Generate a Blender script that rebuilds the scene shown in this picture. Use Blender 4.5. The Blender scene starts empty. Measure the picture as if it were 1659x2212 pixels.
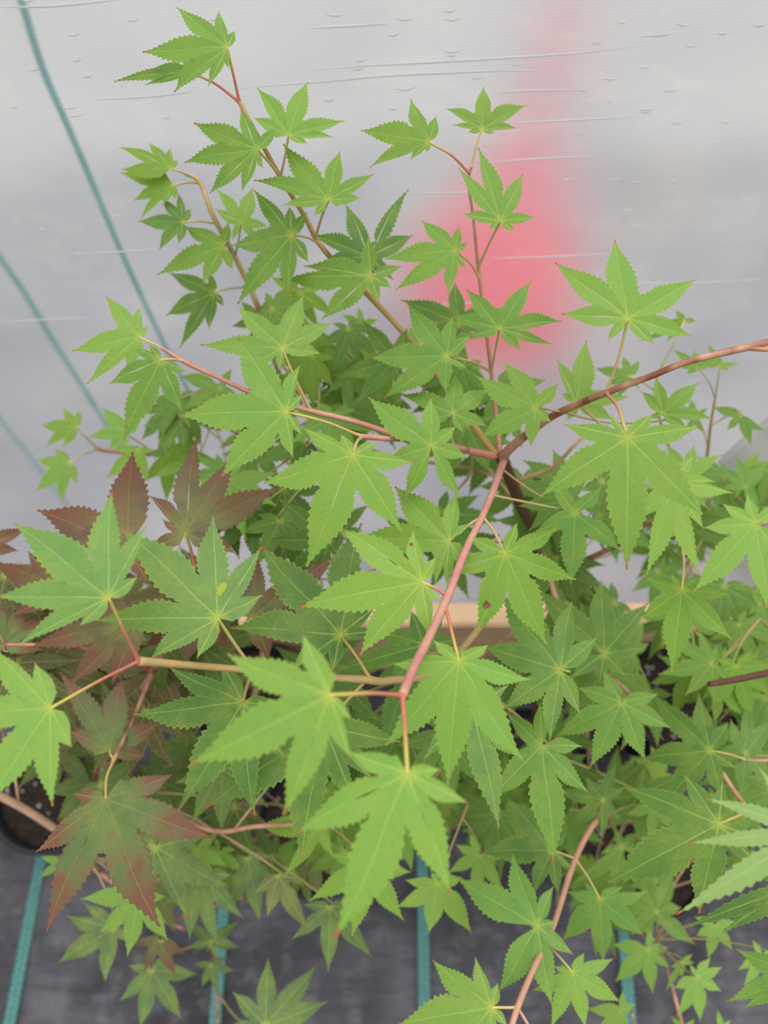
import bpy, math, random
from mathutils import Vector, Matrix

# ------------------------------------------------------------------ camera, light, exposure
SC = bpy.context.scene
W_PX, H_PX, FPX = 1659.0, 2212.0, 1600.0
CAM_H, PITCH = 1.40, math.radians(61.0)
cam_data = bpy.data.cameras.new('camera')
cam_data.sensor_fit = 'HORIZONTAL'; cam_data.sensor_width = 36.0
cam_data.lens = 36.0 * FPX / W_PX
cam_data.clip_start = 0.01; cam_data.clip_end = 100
cam_data.dof.use_dof = True; cam_data.dof.focus_distance = 0.40
cam_data.dof.aperture_fstop = cam_data.lens / 4.4
cam_data.dof.aperture_blades = 0
cam = bpy.data.objects.new('camera', cam_data)
cam.location = (0, 0, CAM_H)
cam.rotation_euler = (math.pi / 2 - PITCH, 0, 0)
SC.collection.objects.link(cam); SC.camera = cam

world = bpy.data.worlds.new('overcast_sky'); SC.world = world; world.use_nodes = True
wn = world.node_tree.nodes; wl = world.node_tree.links
bg = wn['Background']
tc = wn.new('ShaderNodeTexCoord'); sx = wn.new('ShaderNodeSeparateXYZ'); rmp = wn.new('ShaderNodeValToRGB')
wl.new(tc.outputs['Generated'], sx.inputs[0]); wl.new(sx.outputs['Z'], rmp.inputs[0]); wl.new(rmp.outputs[0], bg.inputs[0])
rmp.color_ramp.elements[0].position = 0.0; rmp.color_ramp.elements[0].color = (.10, .10, .10, 1)
e_ = rmp.color_ramp.elements.new(.03); e_.color = (.30, .315, .33, 1)
rmp.color_ramp.elements[1].position = 1.0; rmp.color_ramp.elements[1].color = (1.0, 1.0, 1.0, 1)
bg.inputs[1].default_value = 1.0

sun_d = bpy.data.lights.new('hazy_sun', 'SUN'); sun_d.energy = 1.3; sun_d.angle = math.radians(50); sun_d.color = (1, .97, .92)
sun = bpy.data.objects.new('hazy_sun', sun_d); sun.rotation_euler = (math.radians(-22), math.radians(14), 0)
SC.collection.objects.link(sun)

SC.view_settings.view_transform = 'Standard'; SC.view_settings.look = 'None'
SC.view_settings.gamma = 1; SC.view_settings.use_curve_mapping = False
SC.view_settings.exposure = 0.80

# ------------------------------------------------------------------ geometry helpers
CAM = Vector((0, 0, CAM_H))
FWD = Vector((0, math.cos(PITCH), -math.sin(PITCH))); RGT = Vector((1, 0, 0)); UPV = RGT.cross(FWD)
ZUP = Vector((0, 0, 1))
def ray(px, py):
    return FWD + RGT * ((px - W_PX / 2) / FPX) + UPV * (-(py - H_PX / 2) / FPX)
def at(px, py, d):
    return CAM + ray(px, py) * d
def on_plane(px, py, n, p0):
    r = ray(px, py)
    k = n.dot(r)
    return CAM + r * (n.dot(p0 - CAM) / k)
def to_px(p):
    q = p - CAM; d = q.dot(FWD)
    return (W_PX / 2 + FPX * q.dot(RGT) / d, H_PX / 2 - FPX * q.dot(UPV) / d, d)

def link(name, data, parent=None, mat=None):
    o = bpy.data.objects.new(name, data); SC.collection.objects.link(o)
    if parent is not None: o.parent = parent
    if mat is not None and data is not None and not data.materials: data.materials.append(mat)
    return o
def thing(name, label, cat, loc=(0, 0, 0), group=None):
    o = link(name, None); o.location = loc; o.empty_display_size = .02
    o['label'] = label; o['category'] = cat
    if group: o['group'] = group
    bpy.context.view_layer.update()
    return o
def place(o, parent, m):
    """world matrix m for a child"""
    o.parent = parent
    o.matrix_parent_inverse = Matrix.Identity(4)
    o.matrix_basis = (WM[parent.name].inverted() if parent.name in WM else Matrix.Translation(parent.location).inverted()) @ m
    WM[o.name] = m
WM = {}

def mesh(name, verts, faces, smooth=True):
    me = bpy.data.meshes.new(name); me.from_pydata([tuple(v) for v in verts], [], faces)
    if smooth: me.polygons.foreach_set('use_smooth', [True] * len(me.polygons))
    me.update(); return me

def spline(pts, sub=5):
    """Catmull-Rom through (Vector, radius) pairs"""
    out = []; n = len(pts)
    if n == 2: sub = 2
    for i in range(n - 1):
        p0 = pts[max(i - 1, 0)]; p1 = pts[i]; p2 = pts[i + 1]; p3 = pts[min(i + 2, n - 1)]
        for k in range(sub):
            t = k / sub
            a = p1[0] * 2; b = (p2[0] - p0[0]) * t; c = (p0[0] * 2 - p1[0] * 5 + p2[0] * 4 - p3[0]) * t * t
            d = (p1[0] * 3 - p0[0] - p2[0] * 3 + p3[0]) * t ** 3
            out.append(((a + b + c + d) * .5, p1[1] + (p2[1] - p1[1]) * t))
    out.append(pts[-1]); return out

def tube(name, pts, sides=7, closed=True):
    vs, fs, tv = [], [], []
    n = len(pts); prev = None; acc = 0
    tot = sum((pts[i + 1][0] - pts[i][0]).length for i in range(n - 1)) or 1
    for i, (p, r) in enumerate(pts):
        t = (pts[min(i + 1, n - 1)][0] - pts[max(i - 1, 0)][0])
        t = t.normalized() if t.length > 1e-9 else Vector((0, 0, 1))
        if prev is None:
            a = t.orthogonal().normalized()
        else:
            a = prev - t * prev.dot(t); a = a.normalized() if a.length > 1e-6 else t.orthogonal().normalized()
        prev = a; b = t.cross(a)
        if i: acc += (pts[i][0] - pts[i - 1][0]).length
        for k in range(sides):
            q = 2 * math.pi * k / sides
            vs.append(p + (a * math.cos(q) + b * math.sin(q)) * r); tv.append(acc / tot)
    for i in range(n - 1):
        for k in range(sides):
            k2 = (k + 1) % sides
            fs.append((i * sides + k, i * sides + k2, (i + 1) * sides + k2, (i + 1) * sides + k))
    if closed:
        fs.append(tuple(range(sides))[::-1]); fs.append(tuple((n - 1) * sides + k for k in range(sides)))
    me = mesh(name, vs, fs)
    uv = me.uv_layers.new(name='along'); co = []
    for l in me.loops: co += [0.5, tv[l.vertex_index]]
    uv.data.foreach_set('uv', co)
    return me

def boxmesh(name, lo, hi, bevel=0.0):
    import bmesh
    bm = bmesh.new(); bmesh.ops.create_cube(bm, size=1)
    lo = Vector(lo); hi = Vector(hi)
    for v in bm.verts:
        v.co = Vector(((lo[i] + hi[i]) / 2 + v.co[i] * (hi[i] - lo[i]) for i in range(3)))
    if bevel: bmesh.ops.bevel(bm, geom=bm.edges[:], offset=bevel, segments=2, affect='EDGES')
    me = bpy.data.meshes.new(name); bm.to_mesh(me); bm.free(); return me

def lathe(name, prof, sides=40):
    vs, fs = [], []
    for r, z in prof:
        for k in range(sides):
            q = 2 * math.pi * k / sides; vs.append((r * math.cos(q), r * math.sin(q), z))
    for i in range(len(prof) - 1):
        for k in range(sides):
            k2 = (k + 1) % sides
            fs.append((i * sides + k, i * sides + k2, (i + 1) * sides + k2, (i + 1) * sides + k))
    return mesh(name, vs, fs)

# ------------------------------------------------------------------ materials
def srgb(r, g, b):
    f = lambda c: (c / 255 / 12.92) if c / 255 <= .04045 else ((c / 255 + .055) / 1.055) ** 2.4
    return (f(r), f(g), f(b), 1)
class NT:
    def __init__(s, name):
        s.m = bpy.data.materials.new(name); s.m.use_nodes = True; s.t = s.m.node_tree
        s.t.nodes.clear(); s.out = s.t.nodes.new('ShaderNodeOutputMaterial')
    def n(s, typ, **kw):
        x = s.t.nodes.new(typ)
        for k, v in kw.items(): setattr(x, k, v)
        return x
    def l(s, a, b): s.t.links.new(a, b)
    def val(s, sock, v):
        if isinstance(v, (int, float, tuple, list)): sock.default_value = v
        else: s.l(v, sock)
    def math(s, op, a, b=None, c=None, clamp=False):
        x = s.n('ShaderNodeMath', operation=op); x.use_clamp = clamp
        s.val(x.inputs[0], a)
        if b is not None: s.val(x.inputs[1], b)
        if c is not None: s.val(x.inputs[2], c)
        return x.outputs[0]
    def mix(s, f, a, b, blend='MIX'):
        x = s.n('ShaderNodeMix', data_type='RGBA', blend_type=blend)
        s.val(x.inputs[0], f); s.val(x.inputs[6], a); s.val(x.inputs[7], b); return x.outputs[2]
    def mapr(s, v, a, b, c=0.0, d=1.0, smooth=False):
        x = s.n('ShaderNodeMapRange'); x.interpolation_type = 'SMOOTHSTEP' if smooth else 'LINEAR'
        s.val(x.inputs[0], v); x.inputs[1].default_value = a; x.inputs[2].default_value = b; x.inputs[3].default_value = c; x.inputs[4].default_value = d
        return x.outputs[0]
    def noise(s, scale, detail=3, rough=.55, vec=None, dist=0.0):
        x = s.n('ShaderNodeTexNoise'); x.inputs['Scale'].default_value = scale; x.inputs['Detail'].default_value = detail
        x.inputs['Roughness'].default_value = rough; x.inputs['Distortion'].default_value = dist
        if vec is not None: s.l(vec, x.inputs['Vector'])
        return x.outputs[0]
    def coord(s, which='Object'):
        return s.n('ShaderNodeTexCoord').outputs[which]
    def bump(s, h, strength=.3, dist=.001):
        x = s.n('ShaderNodeBump'); x.inputs['Strength'].default_value = strength; x.inputs['Distance'].default_value = dist
        s.l(h, x.inputs['Height']); return x.outputs[0]
    def principled(s, color, rough=.5, normal=None, spec=.5):
        x = s.n('ShaderNodeBsdfPrincipled'); s.val(x.inputs['Base Color'], color); s.val(x.inputs['Roughness'], rough)
        x.inputs['Specular IOR Level'].default_value = spec
        if normal is not None: s.l(normal, x.inputs['Normal'])
        return x

def leaf_material(name, tip, edge, outer=None, trans=.32, rough=.42):
    """blade colour is the object's own colour; veins, edge and tip follow the blade's uv maps"""
    t = NT(name)
    oi = t.n('ShaderNodeObjectInfo'); base = oi.outputs['Color']
    ua = t.n('ShaderNodeUVMap', uv_map='vein'); ub = t.n('ShaderNodeUVMap', uv_map='edge')
    sa = t.n('ShaderNodeSeparateXYZ'); sb = t.n('ShaderNodeSeparateXYZ')
    t.l(ua.outputs[0], sa.inputs[0]); t.l(ub.outputs[0], sb.inputs[0])
    lat, along = sa.outputs[0], sa.outputs[1]; eq, own = sb.outputs[0], sb.outputs[1]
    vec = t.coord('Object')
    rnd = t.math('MULTIPLY', oi.outputs['Random'], 7.0)
    add = t.n('ShaderNodeVectorMath', operation='ADD'); t.l(vec, add.inputs[0]); t.l(rnd, add.inputs[1])
    n1 = t.noise(55, 3, .6, add.outputs[0]); n2 = t.noise(420, 2, .6, add.outputs[0])
    col = t.mix(t.mapr(n1, .38, .68), base, t.mix(.38, base, (.34, .46, .06, 1)))
    dark = t.mix(1.0, base, (.72, .80, .78, 1), 'MULTIPLY')
    col = t.mix(t.mapr(n2, .45, .72, 0, .35), col, dark)
    if outer is not None:
        f = t.math('ADD', t.math('MULTIPLY', own, 1.0), t.math('MULTIPLY', t.math('SUBTRACT', n1, .5), 1.5))
        f = t.mapr(f, .22, .85, 0, .92, True)
        f2 = t.math('MAXIMUM', f, t.mapr(eq, .8, 1.0, 0, .7))
        col = t.mix(f2, col, outer)
    # secondary veins: herringbone off the midrib
    ph = t.math('FRACT', t.math('MULTIPLY', t.math('SUBTRACT', along, t.math('MULTIPLY', lat, 1.15)), 13.0))
    sec = t.mapr(t.math('ABSOLUTE', t.math('SUBTRACT', ph, .5)), .0, .09, 1, 0, True)
    sec = t.math('MULTIPLY', sec, t.mapr(n1, .38, .62, .15, .8))
    # quilted relief between secondary veins
    wdt = t.math('MULTIPLY_ADD', along, -.0055, .0080)
    mid = t.math('SUBTRACT', 1.0, t.math('DIVIDE', lat, wdt), clamp=True)
    mid = t.mapr(mid, .0, .55, 0, 1, True)
    veincol = t.mix(.62, base, (.52, .68, .16, 1)) if outer is None else t.mix(.55, col, (.30, .30, .06, 1))
    col = t.mix(t.math('MULTIPLY', sec, .30), col, veincol)
    col = t.mix(t.math('MULTIPLY', mid, .8), col, veincol)
    # paler where the veins meet at the leaf stalk
    hub = t.mapr(along, .0, .10, 1, 0, True)
    col = t.mix(t.math('MULTIPLY', hub, .55), col, (.52, .58, .08, 1) if outer is None else veincol)
    col = t.mix(t.mapr(eq, .86, 1.0, 0, .55), col, edge)
    # some lobes end in a red or brown point
    tipf = t.math('MULTIPLY', t.mapr(own, .90, .985, 0, 1, True), t.mapr(t.noise(30, 1, .5, add.outputs[0]), .42, .58, .1, 1))
    col = t.mix(tipf, col, tip)
    h = t.math('ADD', t.math('MULTIPLY', sec, -.35), t.math('MULTIPLY', n2, .6))
    h = t.math('ADD', h, t.math('MULTIPLY', mid, -.6))
    nb = t.bump(h, .35, .0006)
    p = t.principled(col, rough, nb, .35)
    tr = t.n('ShaderNodeBsdfTranslucent'); t.l(nb, tr.inputs['Normal'])
    t.l(t.mix(1.0, col, (1.0, 1.0, .55, 1), 'MULTIPLY'), tr.inputs['Color'])
    mx = t.n('ShaderNodeMixShader'); mx.inputs[0].default_value = trans
    t.l(p.outputs[0], mx.inputs[1]); t.l(tr.outputs[0], mx.inputs[2]); t.l(mx.outputs[0], t.out.inputs[0])
    return t.m
M_LEAF = leaf_material('green_leaf', srgb(196, 92, 66), (.34, .45, .07, 1))
M_LEAF_PLAIN = leaf_material('young_leaf', srgb(190, 160, 70), (.36, .46, .06, 1))
M_RED = leaf_material('red_leaf', srgb(120, 52, 50), srgb(112, 70, 52), outer=srgb(120, 72, 56), trans=.2)
M_REDDISH = leaf_material('red_tipped_leaf', srgb(150, 84, 72), srgb(118, 84, 56), trans=.22)

def bark_material(name, second, rough=.55, along=True):
    t = NT(name); oi = t.n('ShaderNodeObjectInfo'); base = oi.outputs['Color']
    vec = t.coord('Object'); n = t.noise(350, 3, .6, vec); n2 = t.noise(70, 2, .5, vec)
    col = base
    if along:
        uv = t.n('ShaderNodeUVMap', uv_map='along'); s = t.n('ShaderNodeSeparateXYZ'); t.l(uv.outputs[0], s.inputs[0])
        col = t.mix(t.mapr(s.outputs[1], .06, .6, 0, 1, True), base, second)
    else:
        col = t.mix(t.mapr(n2, .35, .65), base, second)
    col = t.mix(t.mapr(n, .6, .75, 0, .5), col, t.mix(.6, base, (.75, .62, .5, 1)))
    p = t.principled(col, rough, t.bump(n, .3, .0004), .35)
    t.l(p.outputs[0], t.out.inputs[0]); return t.m
M_PET = bark_material('leaf_stalk', srgb(212, 128, 108), .4)
M_PETY = bark_material('yellow_leaf_stalk', srgb(210, 176, 122), .4)
M_PETG = bark_material('pale_leaf_stalk', srgb(176, 160, 104), .4)
M_TWIG = bark_material('twig_bark', srgb(206, 156, 130), .5, False)
M_OLIVE = bark_material('olive_bark', srgb(200, 164, 104), .5, False)
M_BARK = bark_material('trunk_bark', srgb(98, 66, 52), .65, False)

def sheet_material():
    t = NT('woven_plastic'); vec = t.coord('Object')
    mp = t.n('ShaderNodeMapping'); t.l(vec, mp.inputs[0]); mp.inputs['Rotation'].default_value = (0, math.radians(3.2), 0)
    s = t.n('ShaderNodeSeparateXYZ'); t.l(mp.outputs[0], s.inputs[0])
    wob = t.math('MULTIPLY', t.math('SUBTRACT', t.noise(9, 2, .5, vec), .5), .004)
    hz = t.math('SINE', t.math('MULTIPLY', t.math('ADD', s.outputs[2], wob), 2 * math.pi / .0021))
    vx = t.math('SINE', t.math('MULTIPLY', s.outputs[0], 2 * math.pi / .0019))
    hzp = t.mapr(hz, .35, 1.0, 0, 1, True); vxp = t.mapr(vx, .2, 1.0, 0, 1, True)
    str_ = t.n('ShaderNodeMapping'); t.l(vec, str_.inputs[0]); str_.inputs['Scale'].default_value = (1.0, 1, 2.0)
    n1 = t.noise(5.0, 3, .5, str_.outputs[0]); n2 = t.noise(16, 4, .6, str_.outputs[0], .6); n3 = t.noise(3, 2, .5, vec)
    col = t.mix(t.mapr(n1, .35, .65), (.56, .57, .60, 1), (.70, .70, .69, 1))
    col = t.mix(t.mapr(n3, .45, .65, 0, .5), col, (.54, .58, .74, 1))
    col = t.mix(t.mapr(n2, .52, .70, 0, .8), col, (.82, .81, .78, 1))
    col = t.mix(t.math('MULTIPLY', hzp, .6), col, (.85, .85, .85, 1))
    col = t.mix(t.math('MULTIPLY', vxp, .16), col, (.40, .40, .42, 1))
    h = t.math('ADD', hzp, t.math('MULTIPLY', vxp, .5))
    nb = t.bump(h, .85, .0007)
    d = t.n('ShaderNodeBsdfDiffuse'); t.l(col, d.inputs[0]); t.l(nb, d.inputs['Normal'])
    tr = t.n('ShaderNodeBsdfTranslucent'); t.l(col, tr.inputs[0])
    m1 = t.n('ShaderNodeMixShader'); m1.inputs[0].default_value = .45; t.l(d.outputs[0], m1.inputs[1]); t.l(tr.outputs[0], m1.inputs[2])
    rf = t.n('ShaderNodeBsdfRefraction'); rf.inputs['IOR'].default_value = 1.12; rf.inputs['Roughness'].default_value = .66
    rf.inputs['Color'].default_value = (.93, .94, .95, 1)
    m2 = t.n('ShaderNodeMixShader'); m2.inputs[0].default_value = .62; t.l(m1.outputs[0], m2.inputs[1]); t.l(rf.outputs[0], m2.inputs[2])
    g = t.n('ShaderNodeBsdfGlossy'); g.inputs['Roughness'].default_value = .38; t.l(nb, g.inputs['Normal'])
    fr = t.n('ShaderNodeLayerWeight'); fr.inputs[0].default_value = .12
    m3 = t.n('ShaderNodeMixShader'); t.l(t.math('MULTIPLY', fr.outputs[0], .5), m3.inputs[0]); t.l(m2.outputs[0], m3.inputs[1]); t.l(g.outputs[0], m3.inputs[2])
    t.l(m3.outputs[0], t.out.inputs[0]); return t.m
M_SHEET = sheet_material()
def crease_material():
    t = NT('highlit_white_crease'); d = t.n('ShaderNodeBsdfDiffuse'); d.inputs[0].default_value = (.86, .86, .86, 1)
    tr = t.n('ShaderNodeBsdfTranslucent'); tr.inputs[0].default_value = (.9, .9, .9, 1)
    m = t.n('ShaderNodeMixShader'); m.inputs[0].default_value = .4; t.l(d.outputs[0], m.inputs[1]); t.l(tr.outputs[0], m.inputs[2]); t.l(m.outputs[0], t.out.inputs[0]); return t.m
M_CREASE = crease_material()  # crease white: caught light painted in, along with stress whitening

def simple(name, c1, c2, scale, rough=.6, bump=.3, bd=.002, stretch=(1, 1, 1), spec=.4, lo=.35, hi=.65):
    t = NT(name); vec = t.coord('Object'); mp = t.n('ShaderNodeMapping'); t.l(vec, mp.inputs[0]); mp.inputs['Scale'].default_value = stretch
    n = t.noise(scale, 5, .6, mp.outputs[0]); col = t.mix(t.mapr(n, lo, hi), c1, c2)
    p = t.principled(col, rough, t.bump(n, bump, bd), spec); t.l(p.outputs[0], t.out.inputs[0]); return t.m
M_WOOD = simple('timber', srgb(196, 158, 122), srgb(222, 188, 150), 14, .6, .2, .001, (.35, 3, 6))
M_POT = simple('black_plastic', srgb(26, 27, 30), srgb(36, 37, 41), 30, .45, .1)
M_SOIL = simple('potting_soil', srgb(18, 14, 12), srgb(52, 40, 34), 120, .95, 1.0, .004)
M_PERL = simple('perlite', srgb(170, 150, 142), srgb(215, 205, 198), 200, .9, .3, .001)
M_RCLOTH = simple('red_cloth', srgb(196, 40, 70), srgb(214, 66, 92), 12, .7, .2)
M_TEAL = simple('teal_strap', srgb(70, 196, 186), srgb(96, 214, 204), 60, .6, .2)
M_GRAVEL = simple('outside_gravel', srgb(98, 102, 116), srgb(172, 170, 170), 4, .9, .6, .004)
M_WHITE = simple('white_plastic', srgb(236, 236, 238), srgb(250, 250, 250), 8, .45, .1)
M_SPOT = simple('brown_blemish', srgb(92, 62, 44), srgb(140, 98, 70), 400, .8, .4, .0005)
M_YSPOT = simple('yellow_blemish', srgb(128, 160, 58), srgb(164, 168, 60), 500, .7, .2, .0005)

def fabric_material():
    t = NT('ground_fabric'); vec = t.coord('Object'); s = t.n('ShaderNodeSeparateXYZ'); t.l(vec, s.inputs[0])
    a = t.math('SINE', t.math('MULTIPLY', s.outputs[0], 2 * math.pi / .006)); b = t.math('SINE', t.math('MULTIPLY', s.outputs[1], 2 * math.pi / .0045))
    w = t.math('MULTIPLY', a, b)
    n1 = t.noise(4.5, 4, .6, vec, .4); n2 = t.noise(22, 4, .65, vec, .3)
    mp = t.n('ShaderNodeMapping'); t.l(vec, mp.inputs[0]); mp.inputs['Scale'].default_value = (1, 7, 1)
    n3 = t.noise(10, 4, .6, mp.outputs[0])
    col = t.mix(t.mapr(n1, .38, .66), srgb(48, 49, 54), srgb(96, 96, 104))
    col = t.mix(t.mapr(n2, .5, .75, 0, .6), col, srgb(128, 124, 124))
    col = t.mix(t.mapr(n3, .45, .7, 0, .5), col, srgb(40, 40, 44))
    col = t.mix(t.mapr(w, .0, 1.0, 0, .25), col, srgb(38, 38, 42))
    p = t.principled(col, .6, t.bump(t.math('ADD', w, t.math('MULTIPLY', n2, 3.0)), .5, .0015), .4)
    t.l(p.outputs[0], t.out.inputs[0]); return t.m
M_FABRIC = fabric_material()
def cord_material():
    t = NT('teal_yarn'); vec = t.coord('Object'); s = t.n('ShaderNodeSeparateXYZ'); t.l(vec, s.inputs[0])
    f = t.noise(600, 2, .5, vec); col = t.mix(t.mapr(f, .35, .65), srgb(34, 92, 88), srgb(96, 156, 150))
    p = t.principled(col, .5, None, .4); t.l(p.outputs[0], t.out.inputs[0]); return t.m
M_CORD = cord_material()

# ------------------------------------------------------------------ the setting
WALL_Y = 0.47
R = random.Random(5)
def struct(name, me, mat, parent=None):
    o = link(name, me, parent, mat)
    if parent is None: o['kind'] = 'structure'
    return o
# floor: black woven ground fabric with slight waves
nx, ny = 90, 50; vs, fs = [], []
for j in range(ny + 1):
    for i in range(nx + 1):
        x = -2.2 + 4.4 * i / nx; y = -1.6 + (WALL_Y + 1.6) * j / ny
        vs.append((x, y, .003 * math.sin(x * 9 + y * 4) + .004 * math.sin(y * 13 - x * 3) + .002 * math.sin(x * 31 + 1.3 * math.sin(y * 17)) - .006))
for j in range(ny):
    for i in range(nx):
        a = j * (nx + 1) + i; fs.append((a, a + 1, a + nx + 2, a + nx + 1))
floor = struct('floor', mesh('floor', vs, fs), M_FABRIC)
# marker yarns woven in pairs of slanted stitches along the fabric
def marker(xa, ya, xb, yb):
    pa, pb = (on_plane(xa, ya, ZUP, Vector((0, 0, .004))), on_plane(xb, yb, ZUP, Vector((0, 0, .004))))
    d = (pb - pa).normalized(); pa = pa - d * .25; pb = pb + d * .45
    s = Vector((-d.y, d.x, 0)); L = (pb - pa).length; n = int(L / .0085); vs, fs = [], []
    for k in range(n):
        c = pa + d * (L * (k + .5) / n)
        for sg in (-1, 1):
            b = len(vs); c0 = c + s * sg * .0045; e = (d * .0062 - s * sg * .0045); wv = (d * .0030 + s * sg * .0018)
            q = [c0 - e * .9 - wv, c0 - e * .9 + wv, c0 + e * .9 + wv, c0 + e * .9 - wv]
            vs += [p + Vector((0, 0, 0)) for p in q] + [c0 - e * .5 + Vector((0, 0, .002)), c0 + e * .5 + Vector((0, 0, .002))]
            fs += [(b, b + 1, b + 4), (b + 1, b + 2, b + 5, b + 4), (b + 2, b + 3, b + 5), (b + 3, b, b + 4, b + 5)]
    o = link('marker_yarn', mesh('marker_yarn', vs, fs), floor, M_CORD)
marker(80, 1900, 20, 2210); marker(474, 2080, 464, 2212); marker(914, 1990, 917, 2212); marker(1350, 2050, 1362, 2210)
# ground outside the sheet
vs = [(-9, WALL_Y + .03, -.01), (9, WALL_Y + .03, -.01), (9, 14, -.01), (-9, 14, -.01)]
struct('ground_outside', mesh('ground_outside', vs, [(0, 1, 2, 3)]), M_GRAVEL)
# pale slab added further out to lighten the top of the sheet
M_ADDED_SLAB = simple('added_slab_grey', srgb(148, 150, 151), srgb(190, 189, 186), 3, .9, .3, .003)
struct('added_pale_slab', boxmesh('added_pale_slab', (-9, 2.2, -.06), (9, 9, -.007), .001), M_ADDED_SLAB)
# translucent woven sheet
def sheet_off(x, z):
    return (.0018 * math.sin(x * 7 + z * 3) + .0012 * math.sin(z * 21 + 2 * math.sin(x * 5)) +
            .0006 * math.sin(z * 75 + 6 * x + 1.5 * math.sin(x * 9)))
nx, nz = 160, 240; vs, fs = [], []
for j in range(nz + 1):
    for i in range(nx + 1):
        x = -1.6 + 3.2 * i / nx; z = .2 + 2.0 * j / nz
        vs.append((x, WALL_Y + sheet_off(x, z), z))
for j in range(nz):
    for i in range(nx):
        a = j * (nx + 1) + i; fs.append((a, a + 1, a + nx + 2, a + nx + 1))
wall = struct('wall_back', mesh('wall_back', vs, fs), M_SHEET)
struct('baseboard_back', boxmesh('baseboard_back', (-1.6, WALL_Y - .045, .005), (1.6, WALL_Y - .004, .25), .004), M_WOOD)
YN = Vector((0, 1, 0)); WP = Vector((0, WALL_Y, 0))
def on_wall(px, py): return on_plane(px, py, YN, WP)
# crescent puckers and long folds in the sheet
def lens(vs, fs, pts, h, lift):
    """thin raised ridge along pts on the wall"""
    b = len(vs); n = len(pts)
    for i, p in enumerate(pts):
        f = math.sin(math.pi * i / (n - 1)) ** .7 if n > 2 else 1
        y0 = WALL_Y + sheet_off(p.x, p.z) - .0002
        vs += [(p.x, y0, p.z + h * f), (p.x, y0 - lift * f, p.z + h * .15 * f), (p.x, y0, p.z - h * f)]
    for i in range(n - 1):
        for k in range(2):
            a = b + i * 3 + k; fs.append((a, a + 1, a + 4, a + 3))
vs, fs = [], []
folds_only = []
marks = [(60, 4, 26), (285, 46, 28), (460, 42, 20), (158, 79, 28), (162, 135, 26), (72, 155, 24), (186, 169, 26), (150, 238, 34), (160, 255, 34), (28, 236, 22),
         (356, 258, 26), (440, 287, 22), (35, 483, 14), (90, 498, 14), (140, 510, 26), (250, 470, 26), (722, 30, 40), (973, 22, 26), (873, 39, 40), (976, 40, 36),
         (850, 72, 26), (780, 129, 30), (772, 148, 28), (975, 108, 40), (976, 116, 22), (1030, 165, 26), (875, 192, 50), (850, 234, 24), (712, 217, 26),
         (1343, 48, 22), (1478, 54, 30), (1640, 55, 34), (1562, 72, 26), (1288, 90, 28), (1492, 98, 30), (1116, 135, 22), (1148, 140, 14), (1390, 142, 26),
         (1316, 166, 34), (1445, 192, 30), (1262, 192, 22), (1314, 214, 16), (1394, 232, 40), (1392, 238, 26), (1460, 262, 32), (1568, 260, 30), (1596, 296, 28),
         (1546, 304, 24), (1296, 325, 24), (1250, 285, 34), (1224, 382, 24), (1326, 382, 26), (1370, 387, 18), (1452, 383, 22), (1452, 397, 20), (1612, 425, 28),
         (1540, 430, 26), (1358, 448, 26), (1330, 470, 18), (1374, 482, 26), (1590, 476, 30)]
for (x, y, w) in marks:
    sag = R.uniform(2.5, 5.5) * w / 30; tl = R.uniform(-.12, .02) * w
    pts = [on_wall(x + w * (q - .5), y + 4 * sag * q * (1 - q) - sag + tl * (q - .5)) for q in (0, .12, .25, .38, .5, .62, .75, .88, 1)]
    lens(vs, fs, pts, .0007, .0007)
folds = [((0, 18), (120, 14), (250, 0)), ((500, 193), (700, 175), (850, 160), (1070, 148), (1180, 147)), ((660, 152), (780, 140), (900, 132), (1060, 122), (1250, 110), (1400, 94)),
         ((660, 58), (760, 52), (840, 47)), ((1060, 196), (1160, 190), (1265, 188)), ((200, 218), (330, 210), (420, 198)), ((1080, 262), (1220, 256), (1380, 246)),
         ((1060, 345), (1160, 338), (1300, 332)), ((860, 420), (980, 414), (1130, 405)), ((140, 553), (260, 548), (380, 541)), ((0, 695), (110, 690), (200, 686)),
         ((1380, 76), (1430, 74), (1450, 70)), ((1060, 557), (1200, 552), (1330, 545)), ((1320, 606), (1480, 607), (1650, 598)), ((880, 668), (960, 660), (1060, 655))]
for f in folds:
    pp = spline([(on_wall(*p), 0) for p in f], 8); lens(vs, fs, [p for p, _ in pp], .0008, .0009)
o = link('pucker', mesh('pucker', vs, fs), wall, M_CREASE); o['kind'] = 'stuff'

# white flap of sheet curling out at the right and teal straps, red cloth outside the sheet
def band(pts_px, off, half, thick, name, label, mat):
    pts = [(on_plane(x, y, YN, Vector((0, WALL_Y + off, 0))), 1) for x, y in pts_px]; pp = [p for p, _ in spline(pts, 6)]
    vs, fs = [], []; n = len(pp)
    for i, p in enumerate(pp):
        d = (pp[min(i + 1, n - 1)] - pp[max(i - 1, 0)]).normalized(); s = Vector((-d.z, 0, d.x))
        for a, b in ((-1, 0), (-.6, -1), (.6, -1), (1, 0), (.6, 1), (-.6, 1)):
            vs.append(p + s * half * a + Vector((0, thick * b, 0)))
    for i in range(n - 1):
        for k in range(6):
            k2 = (k + 1) % 6; fs.append((i * 6 + k, i * 6 + k2, i * 6 + 6 + k2, i * 6 + 6 + k))
    fs.append(tuple(range(5, -1, -1))); fs.append(tuple((n - 1) * 6 + k for k in range(6)))
    o = link(name, mesh(name, vs, fs), None, mat); o['label'] = label; o['category'] = 'strap'; o['group'] = 'teal straps behind the sheet'
band([(-40, -330), (10, -150), (50, 0), (95, 145), (145, 260), (205, 400), (262, 535), (310, 640), (360, 745), (440, 900)], .022, .0026, .0007, 'teal_strap',
     'long teal strap behind the plastic sheet, the one reaching the top edge', M_TEAL)
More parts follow.
